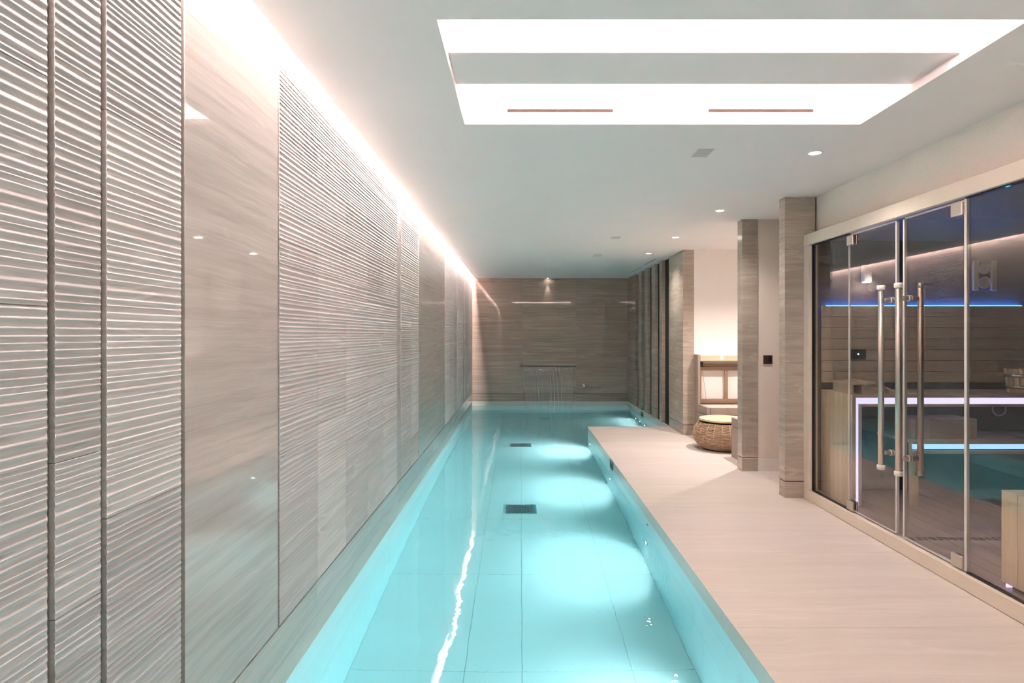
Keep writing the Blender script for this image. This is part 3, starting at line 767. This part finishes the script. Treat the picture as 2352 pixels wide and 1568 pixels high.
# ------------------------------------------------------------------ ceiling fittings
def downlight(x, y, label, energy=P_DOWN, spot=True):
    t = root('downlight', (x, y, ZC), label, 'downlight', 'recessed ceiling downlights')
    lathe('bezel', [(0.036, -0.0005), (0.046, -0.0005), (0.045, -0.005), (0.036, -0.003)], trim_m, t, (x, y, ZC), seg=28, closed=True)
    lathe('lens', [(0.0355, -0.0030), (0.0355, -0.0008)], lens_m, t, (x, y, ZC), seg=28)
    add_light('lamp', 'SPOT', (x, y, ZC - 0.012), energy, WARM, t, spot_size=math.radians(130), spot_blend=0.9, shadow_soft_size=0.035)
    return t
d1 = downlight(1.915, 3.96, 'lit downlight nearest the ceiling coffer')
copy_thing(d1, (1.90, 5.80, ZC), 'lit downlight just before the slim stone pillar')
copy_thing(d1, (1.885, 7.40, ZC), 'lit downlight over the deck by the wicker stool')
copy_thing(d1, (1.87, 8.88, ZC), 'lit downlight in front of the wide stone pier')
copy_thing(d1, (1.915, 0.4, ZC), 'added fill downlight over the deck beside the viewer')  # out of view, added as fill for the room
copy_thing(d1, (1.915, -1.3, ZC), 'added fill downlight over the deck behind the viewer')  # second added fill lamp, unseen behind the camera
downlight(3.0, 7.2, 'lit downlight inside the dressing alcove', 150)
downlight(3.5, 5.80, 'added unseen downlight warming the side passage wall', 28)  # unseen lamp added to give the passage wall warmer light
bl = root('wall_washer', (0.575, 12.745, ZC), 'tiny spotlight above the waterfall on the end wall', 'downlight')
lathe('bezel', [(0.018, -0.0005), (0.028, -0.0005), (0.027, -0.005), (0.018, -0.003)], trim_m, bl, (0.575, 12.745, ZC), seg=24, closed=True)
lathe('lens', [(0.0175, -0.0030), (0.0175, -0.0008)], lens_m, bl, (0.575, 12.745, ZC), seg=24)
add_light('lamp', 'SPOT', (0.575, 12.745, ZC - 0.012), 6, WARM, bl, direction=(0, 0.10, -1), spot_size=math.radians(34), spot_blend=0.8, shadow_soft_size=0.012)

def vent(x0, x1, y0, y1, label):
    t = root('ceiling_vent', ((x0+x1)/2, (y0+y1)/2, ZC), label, 'vent', 'square ceiling vents')
    box('frame', x0, x1, y0, y1, ZC - 0.003, ZC - 0.0005, vent_m, t)
    n = 7
    for i in range(n):
        ya = y0 + 0.008 + (y1 - y0 - 0.016) * i / n
        box('louvre', x0 + 0.008, x1 - 0.008, ya, ya + (y1 - y0 - 0.016) / n * 0.6, ZC - 0.0055, ZC - 0.0031, vent_m, t)
vent(1.130, 1.238, 3.875, 4.05, 'small grey ceiling vent nearest the coffer')
vent(1.107, 1.22, 7.33, 7.52, 'small grey ceiling vent in the middle of the row of three')
vent(1.09, 1.215, 8.98, 9.22, 'small grey ceiling vent farthest along the row of three')
for y0, y1, lb_ in ((10.60, 11.47, 'thin black ceiling slot nearer the end wall'), (9.50, 10.35, 'thin black ceiling slot nearer the wide stone pier')):
    t = root('ceiling_slot', (2.11, (y0+y1)/2, ZC), lb_, 'slot diffuser', 'slot diffusers above the fins')
    box('slot', 2.104, 2.118, y0, y1, ZC - 0.0015, ZC - 0.0005, black_m, t)
    box('flange', 2.100, 2.1035, y0, y1, ZC - 0.002, ZC - 0.0005, trim_m, t)
    box('flange', 2.1185, 2.122, y0, y1, ZC - 0.002, ZC - 0.0005, trim_m, t)
for x0, x1, lb_ in ((-0.075, 0.535, 'dark air slot in the coffer above the pool'), (1.085, 1.69, 'dark air slot in the coffer above the deck')):
    t = root('coffer_vent', ((x0+x1)/2, cy1, 2.69), lb_, 'slot vent', 'slots in the coffer wall')
    box('slot', x0, x1, cy1 - 0.008, cy1 - 0.0008, 2.680, 2.6975, plain('slot_brown', (0.007, 0.0045, 0.0035), 1.0, spec=0.0), t)
    box('lip', x0, x1, cy1 - 0.007, cy1 - 0.0008, 2.698, 2.6995, trim_m, t)
    box('lip', x0, x1, cy1 - 0.007, cy1 - 0.0008, 2.678, 2.6795, trim_m, t)

# ------------------------------------------------------------------ pool fittings
def pool_lamp(y, label, z_=-0.69, x_=XR, power=P_POOL, aim=(-1, 0, -0.62)):
    t = root('pool_lamp', (x_, y, z_), label, 'pool light', 'underwater lamps')
    lathe('bezel', [(0.026, 0), (0.040, 0), (0.038, 0.008), (0.026, 0.006)], steel, t, (x_ - 0.0005, y, z_), (-1, 0, 0), 24, closed=True)
    lathe('lens', [(0.0255, 0), (0.0255, 0.004)], pool_lens, t, (x_ - 0.0005, y, z_), (-1, 0, 0), 24)
    add_light('lamp', 'SPOT', (x_ - 0.02, y, z_), power, POOLC, t, direction=aim, spot_size=math.radians(140), spot_blend=1.0, shadow_soft_size=0.025)
    return t
pool_lamp(8.95, 'underwater lamp just before the deck corner')
pool_lamp(6.94, 'underwater lamp below the square skimmer plate')
pool_lamp(4.97, 'underwater lamp beside the small dark nozzle')
pool_lamp(3.05, 'underwater lamp low in the pool nearest the viewer')
pool_lamp(1.05, 'underwater lamp beside the viewer')
pool_lamp(-0.95, 'underwater lamp behind the viewer')
for y, lb_ in ((11.0, 'far bay lamp closest to the deck'), (11.45, 'middle one of the three lamps in the far bay'), (11.84, 'far bay lamp closest to the end wall')):
    pool_lamp(y, lb_, -0.98, XE, 7, (-1, 0, -0.15))
def nozzle(y, z_, label):
    t = root('pool_nozzle', (XR, y, z_), label, 'nozzle', 'pool inlet nozzles')
    lathe('flange', [(0.012, 0), (0.024, 0), (0.022, 0.007), (0.012, 0.006)], steel, t, (XR - 0.0005, y, z_), (-1, 0, 0), 20, closed=True)
    lathe('jet', [(0.0118, 0), (0.0118, 0.003)], black_m, t, (XR - 0.0005, y, z_), (-1, 0, 0), 16)
nozzle(4.92, -0.225, 'small dark nozzle high on the pool side')
nozzle(7.88, -0.60, 'small dark nozzle beyond the skimmer plate')
def skimmer(x_, y0, y1, label):
    t = root('skimmer', (x_, (y0+y1)/2, -0.1), label, 'skimmer', 'pool skimmer plates')
    box('faceplate', x_ - 0.006, x_ - 0.0012, y0, y1, -0.185, -0.016, plain('skimmer_grey', (0.20, 0.22, 0.22), 0.4), t, 0.001)
    box('mouth', x_ - 0.0072, x_ - 0.0062, y0 + 0.03, y1 - 0.03, -0.14, -0.05, black_m, t)
skimmer(XR, 6.76, 6.98, 'square skimmer plate in the deck edge')
skimmer(XE, 11.12, 11.36, 'small dark skimmer plate below the fins')
def drain(y0, y1, label):
    t = root('pool_drain', (0.01, (y0+y1)/2, ZF), label, 'drain', 'main drains in the pool floor')
    box('frame', -0.146, 0.168, y0, y1, ZF + 0.0005, ZF + 0.010, plain('drain_frame', (0.10, 0.26, 0.28), 0.5), t, 0.002)
    for i in range(9):
        xa = -0.120 + i * 0.0295
        box('bar', xa, xa + 0.022, y0 + 0.03, y1 - 0.025, ZF + 0.0102, ZF + 0.020, plain('drain_bar', (0.12, 0.17, 0.18), 0.5) if i == 0 else bpy.data.materials['drain_bar'], t)
drain(6.16, 6.43, 'dark square drain in the pool floor nearer the viewer')
drain(9.235, 9.50, 'dark square drain in the pool floor farther away')
# waterfall spout, its falling sheet, and the push button
ws = root('waterfall_spout', (0.58, YB, 0.74), 'thin black slot spout in the end wall', 'spout')
box('slot', 0.0, 1.172, YB - 0.006, YB - 0.0006, 0.728, 0.744, black_m, ws)
box('lip', 0.02, 1.152, YB - 0.022, YB - 0.0062, 0.726, 0.7275, steel, ws)
vs, fs = [], []
nx_, nz_ = 60, 24
for side in (0, 1):
    for j in range(nz_ + 1):
        t_ = j / nz_; drop = t_ * 0.84
        yy = YB - 0.030 - 0.42 * math.sqrt(t_)
        half = 0.53 - 0.09 * t_
        for i in range(nx_ + 1):
            s_ = i / nx_; xx = 0.583 + (2 * s_ - 1) * half
            rip = 0.010 * math.sin(s_ * 61) * math.sin(s_ * 17 + 3 * t_) * min(1, 3 * t_ + 0.25) + 0.010 * math.exp(-((s_ - 0.62 - 0.1 * t_) / 0.03) ** 2)
            vs.append((xx, yy + rip + side * 0.004 - 0.012, 0.724 - drop + 0.02 * (2*s_-1)**2 * (1 - t_)))
m_ = (nx_ + 1) * (nz_ + 1)
for j in range(nz_):
    for i in range(nx_):
        a = j*(nx_+1)+i
        fs.append((a, a+1, a+nx_+2, a+nx_+1)); fs.append((m_+a+nx_+1, m_+a+nx_+2, m_+a+1, m_+a))
for j in range(nz_):
    a = j*(nx_+1); fs.append((a, a+nx_+1, m_+a+nx_+1, m_+a)); b = a + nx_; fs.append((b+nx_+1, b, m_+b, m_+b+nx_+1))
wf = mesh('waterfall', vs, fs, sheet_m, None, True)
bm = bmesh.new()
for i in range(19):
    s_ = i / 18; xx = 0.11 + 0.945 * s_ + R.uniform(-0.012, 0.012); rr = R.uniform(0.005, 0.010)
    bmesh.ops.create_icosphere(bm, subdivisions=2, radius=rr, matrix=Matrix.Translation((xx, YB - 0.055, 0.708 - 0.035 * (2 * s_ - 1) ** 2)) @ Matrix.Diagonal((1.3, 1, 0.9, 1)))
strand_m = M('water_strand'); _t = strand_m.n('ShaderNodeBsdfTransparent'); _d = strand_m.n('ShaderNodeBsdfDiffuse'); _d.inputs[0].default_value = (0.95, 0.93, 0.9, 1)
_x = strand_m.n('ShaderNodeMixShader'); _x.inputs[0].default_value = 0.28; strand_m.l(_t.outputs[0], _x.inputs[1]); strand_m.l(_d.outputs[0], _x.inputs[2]); strand_m.l(_x.outputs[0], strand_m.out.inputs[0])
for s0, s1 in ((-1.0, -1.0), (1.0, 1.0), (0.18, 0.08), (0.18, 0.26), (0.30, 0.42), (0.42, 0.60), (0.12, 0.02), (-0.5, -0.42)):
    pts = []
    for j in range(13):
        t_ = j / 12; half = 0.53 - 0.09 * t_
        pts.append((0.583 + (s0 + (s1 - s0) * t_) * half, YB - 0.050 - 0.42 * math.sqrt(t_), 0.715 - t_ * 0.81))
    tube_path('strand', pts, 0.0045, strand_m.m, wf, 6)
dp = from_bm('drips', bm, plain('water_drip', (0.95, 0.93, 0.90), 0.1, spec=1.0), wf, True); dp['kind'] = 'stuff'
tag(wf, 'clear thin sheet of water falling from the slot spout', 'waterfall')
pb = root('push_button', (1.335, YB, 0.33), 'small round chrome push button low on the end wall', 'button')
lathe('collar', [(0.022, 0), (0.036, 0), (0.034, 0.012), (0.022, 0.014)], chrome, pb, (1.335, YB - 0.0005, 0.335), (0, -1, 0), 28, closed=True)
lathe('cap', [(0.0215, 0), (0.0215, 0.012), (0.016, 0.016)], steel, pb, (1.335, YB - 0.0005, 0.335), (0, -1, 0), 24)
